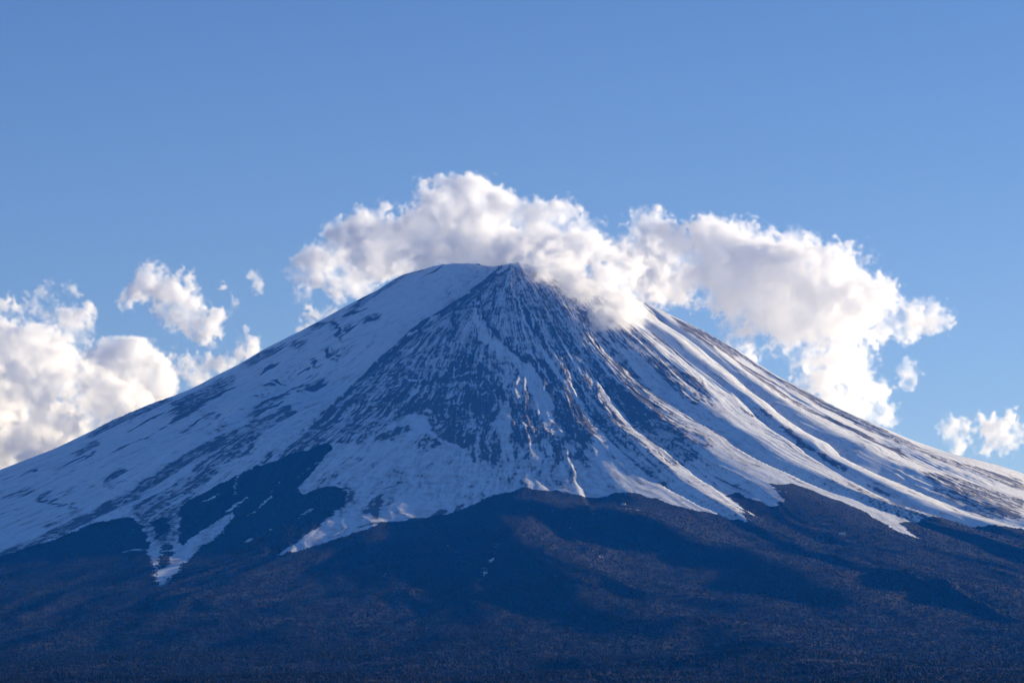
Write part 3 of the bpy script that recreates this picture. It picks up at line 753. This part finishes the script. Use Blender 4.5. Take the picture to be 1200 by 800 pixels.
def hug(x, y, rad, off=60):     # a lobe resting against the slope seen at x, y
    p, r_ = unproject(x, y)
    return (x, y - rad * 0.25, rad, CY - r_ * math.cos(p) - off)
FRONT = [hug(600, 300, 11), hug(614, 304, 13), hug(630, 306, 15), hug(648, 312, 15), hug(664, 316, 17), hug(682, 323, 17), hug(700, 328, 18), hug(716, 335, 16), hug(732, 342, 15), hug(748, 348, 11)]
FRONT = [(a, b, c, d - 150) for a, b, c, d in FRONT]     # depths below are measured from the axis of CAP
CAP = [(350,318,14,500),(372,312,18,450),(400,288,22,400),(400,320,20,500),(430,285,26,350),(447,262,15,300),(462,290,28,350),(440,318,17,450),(480,270,24,250),(496,247,12),(510,275,34,200),(541,250,28),(550,278,34,150),(575,260,28),(590,284,30,50),(606,262,18),(615,270,26,0),(633,252,17),(620,292,24,-50),(650,270,28),(660,298,28,-150),(685,288,24),(700,304,20,0),(712,302,22),(735,318,22,-200),(735,325,22,100),(750,330,20,0),(765,328,22,200),(748,300,22,300),(735,300,20,400),(760,318,22,500),(640,306,18,-250),(770,345,12,0),(425,335,12,500),(458,316,14,450),(488,302,12,450),(520,296,12,450),(550,294,13,400),(478,292,18,500),(500,285,22,450),(525,282,24,400),(560,285,24,350),(590,296,18,150),*FRONT,(395,348,11,500)]
RIGHT = [(748,305,22),(775,297,26),(798,288,22),(815,318,34),(790,330,22),(845,308,32),(870,328,42),(893,308,32),(905,345,46),(930,305,30),(945,340,46),(975,320,34),(975,365,42),(930,385,38),(890,375,34),(860,350,30),(1008,345,28),(1030,360,20),(950,415,40),(985,405,24),(975,440,34),(995,460,28),(1018,478,20),(1038,487,10),(1030,388,16),(1058,378,16),(1083,372,16),(1102,375,10),(915,405,26),(772,330,16),(796,345,14),(822,356,14),(850,375,12),(905,420,14)]
SUM = 'clouds gathered round the summit'
LEFT = 'clouds drifting over the left flank'
cloud('cloud', 'long white cloud draped over the summit from left shoulder to right slope', CAP, 150, 0.9, swell=1.22, seed=12, wisp=0.12, group=SUM)
cloud('cloud', 'largest billowing white cloud, rising behind the right slope', RIGHT, 1300, 1.0, seed=5, wisp=0.28, group=SUM)
VEIL = [hug(x, y, r, 40) for x, y, r in ((632,322,11),(645,330,12),(660,334,12),(672,345,13),(688,350,13),(700,362,14),(712,355,14),(724,368,12),(735,360,12),(742,375,9),(730,382,8),(705,378,8),(752,350,12),(764,352,9))]
VEIL = [(a, b, c, d + 700) for a, b, c, d in VEIL]
cloud('cloud', 'thin veil of cloud trailing over the rocky slope right of the summit', [(x, y, r * 1.3, d) for x, y, r, d in VEIL], -700, 0.8, seed=31, wisp=0.32, dens=0.010, squash=1.0, group=SUM)
pu_ = unproject(668, 360); PUFF_Y = CY - pu_[1] * math.cos(pu_[0]) - 90
cloud('cloud', 'tiny bright puff floating in front of the rocky slope under the summit cloud', [(662,356,3),(668,360,5),(675,362,4)], PUFF_Y, 0.5, seed=8, wisp=0.5, vox=5, group=SUM)
cloud('cloud', 'small ragged scrap of cloud below the tip of the largest cloud', [(1060,436,7),(1066,445,8),(1060,450,5)], 1300, 0.6, seed=9, wisp=0.6, vox=7, group=SUM)
cloud('cloud', 'thin torn white cloud at far right just above the right slope', [(1112,500,8),(1120,512,10),(1127,525,11),(1150,505,6),(1152,528,12),(1168,513,14),(1182,516,11),(1154,542,8)], 1500, 0.7, swell=1.5, seed=42, wisp=0.38, vox=8)
cloud('cloud', 'broad grey-bottomed cloud bank at the left edge behind the left slope', [(0,400,22),(20,405,26),(45,415,26),(65,432,26),(10,430,40),(40,455,44),(85,455,32),(110,470,30),(140,475,30),(0,480,55),(60,500,50),(110,505,40),(160,480,24),(0,540,50),(50,540,45),(-40,450,60),(-40,520,70)], 3600, 1.0, swell=1.00, seed=13, wisp=0.15, vox=11, group=LEFT)
cloud('cloud', 'crisp domed white cumulus with a grey middle, behind the left cloud bank', [(103,426,14),(122,420,16),(142,418,18),(160,428,22),(178,445,20),(192,460,14),(135,445,30),(150,460,30),(110,450,22)], 5200, 1.0, swell=1.08, seed=15, wisp=0.0, vox=11, children=10, group=LEFT)
cloud('cloud', 'torn white wisps above the bank at the left edge with a dark scrap inside', [(48,345,12),(58,335,9),(36,355,14),(22,365,12),(5,362,14),(50,368,12),(30,385,12),(82,338,5),(75,372,8),(95,370,6),(75,388,11),(88,395,9)], 3300, 0.7, swell=1.15, seed=17, wisp=0.6, vox=9, group=LEFT)
cloud('cloud', 'rounded white puff floating alone above the left slope, trailing to the right', [(168,322,14),(180,328,16),(190,340,17),(203,352,18),(168,345,14),(150,358,12),(215,365,14),(228,372,12),(243,383,10),(205,370,10),(255,370,7),(236,392,6)], 2500, 0.8, swell=1.20, seed=19, wisp=0.35, vox=8, group=LEFT)
cloud('cloud', 'thin curved wisp right of the lone rounded puff', [(266,338,6),(272,348,7),(277,360,7),(270,370,5)], 2200, 0.7, seed=21, wisp=0.7, vox=7, group=LEFT)
cloud('cloud', 'smallest detached wisp between the summit cloud and the curved wisp', [(302,324,6),(300,332,5),(306,330,4)], 1600, 0.7, seed=23, wisp=0.7, vox=6, group=LEFT)
cloud('cloud', 'low thin cloud resting on the skyline of the left slope', [(205,416,12),(218,425,13),(232,435,13),(250,425,10),(265,430,12),(285,412,9),(298,398,9),(300,412,12),(240,450,14)], 2300, 0.8, swell=1.10, seed=25, wisp=0.5, vox=8, group=LEFT)
cloud('cloud', 'small bright scrap touching the left skyline under the summit cloud', [(352,348,8),(360,358,6),(372,372,10),(362,380,10),(350,385,8),(345,345,6)], 900, 0.7, seed=27, wisp=0.5, vox=7, group=SUM)

# small pale buildings by the road at the tree line
def hut(x, y, w, d, h, label, rz):
    p, r_ = unproject(x, y)
    z_ = float(terrain(np.array([p]), np.array([r_]))[0][0])
    root = bpy.data.objects.new('mountain_hut', None); COL.objects.link(root)
    root.location = (CX + r_ * math.sin(p), CY - r_ * math.cos(p), z_ - 1.0); root.rotation_euler = (0, 0, rz)
    root['label'] = label; root['category'] = 'hut'; root['group'] = 'buildings at the tree line'
    def part(name, verts, faces, color, parent=root):
        m = bpy.data.meshes.new(name); m.from_pydata(verts, [], faces); m.materials.append(color)
        o = bpy.data.objects.new(name, m); COL.objects.link(o); o.parent = parent; return o
    a, b = w / 2, d / 2
    part('wall', [(-a,-b,0),(a,-b,0),(a,b,0),(-a,b,0),(-a,-b,h),(a,-b,h),(a,b,h),(-a,b,h),(-a,0,h*1.45),(a,0,h*1.45)],
         [(0,1,5,4),(1,2,6,9,5),(2,3,7,6),(3,0,4,8,7),(3,2,1,0)], WALLM)
    e = 1.2; q = h * 1.45
    part('roof', [(-a-e,-b-e,h-.5),(a+e,-b-e,h-.5),(a+e,0,q+.3),(-a-e,0,q+.3),(a+e,b+e,h-.5),(-a-e,b+e,h-.5),(-a-e,-b-e,h-.1),(a+e,-b-e,h-.1),(a+e,0,q+.8),(-a-e,0,q+.8),(a+e,b+e,h-.1),(-a-e,b+e,h-.1)],
         [(0,3,2,1),(3,5,4,2),(6,7,8,9),(9,8,10,11),(0,1,7,6),(4,5,11,10),(1,2,8,7),(2,4,10,8),(3,0,6,9),(5,3,9,11)], ROOFM)
    for k in range(3):
        x0 = -a + w * (k + 0.5) / 3 - 1.0
        part('window', [(x0,-b-.05,h*.35),(x0+2,-b-.05,h*.35),(x0+2,-b-.05,h*.75),(x0,-b-.05,h*.75),(x0,-b+.1,h*.35),(x0+2,-b+.1,h*.35),(x0+2,-b+.1,h*.75),(x0,-b+.1,h*.75)],
             [(0,1,2,3),(0,4,5,1),(2,6,7,3),(1,5,6,2),(3,7,4,0)], GLASSM)
def plain(name, c, rough):
    m = Mat(name); b_ = m.n('ShaderNodeBsdfPrincipled'); m.l(m.mix(m.noise(m.n('ShaderNodeNewGeometry').outputs['Position'], 0.8), tuple(v * .8 for v in c), c), b_.inputs['Base Color'])
    b_.inputs['Roughness'].default_value = rough; m.l(b_.outputs[0], m.out.inputs['Surface']); return m.m
WALLM, ROOFM, GLASSM = plain('pale_render', (.7, .68, .64), .8), plain('snowy_roof', (.82, .83, .85), .8), plain('dark_glass', (.03, .04, .05), .2)
hut(987, 627, 26, 12, 7, 'small pale hut in the dark wood under the lower right snow tongue', 0.15)
hut(731, 594, 16, 9, 6, 'small pale hut in the wood just below the middle of the snow line', -0.2)
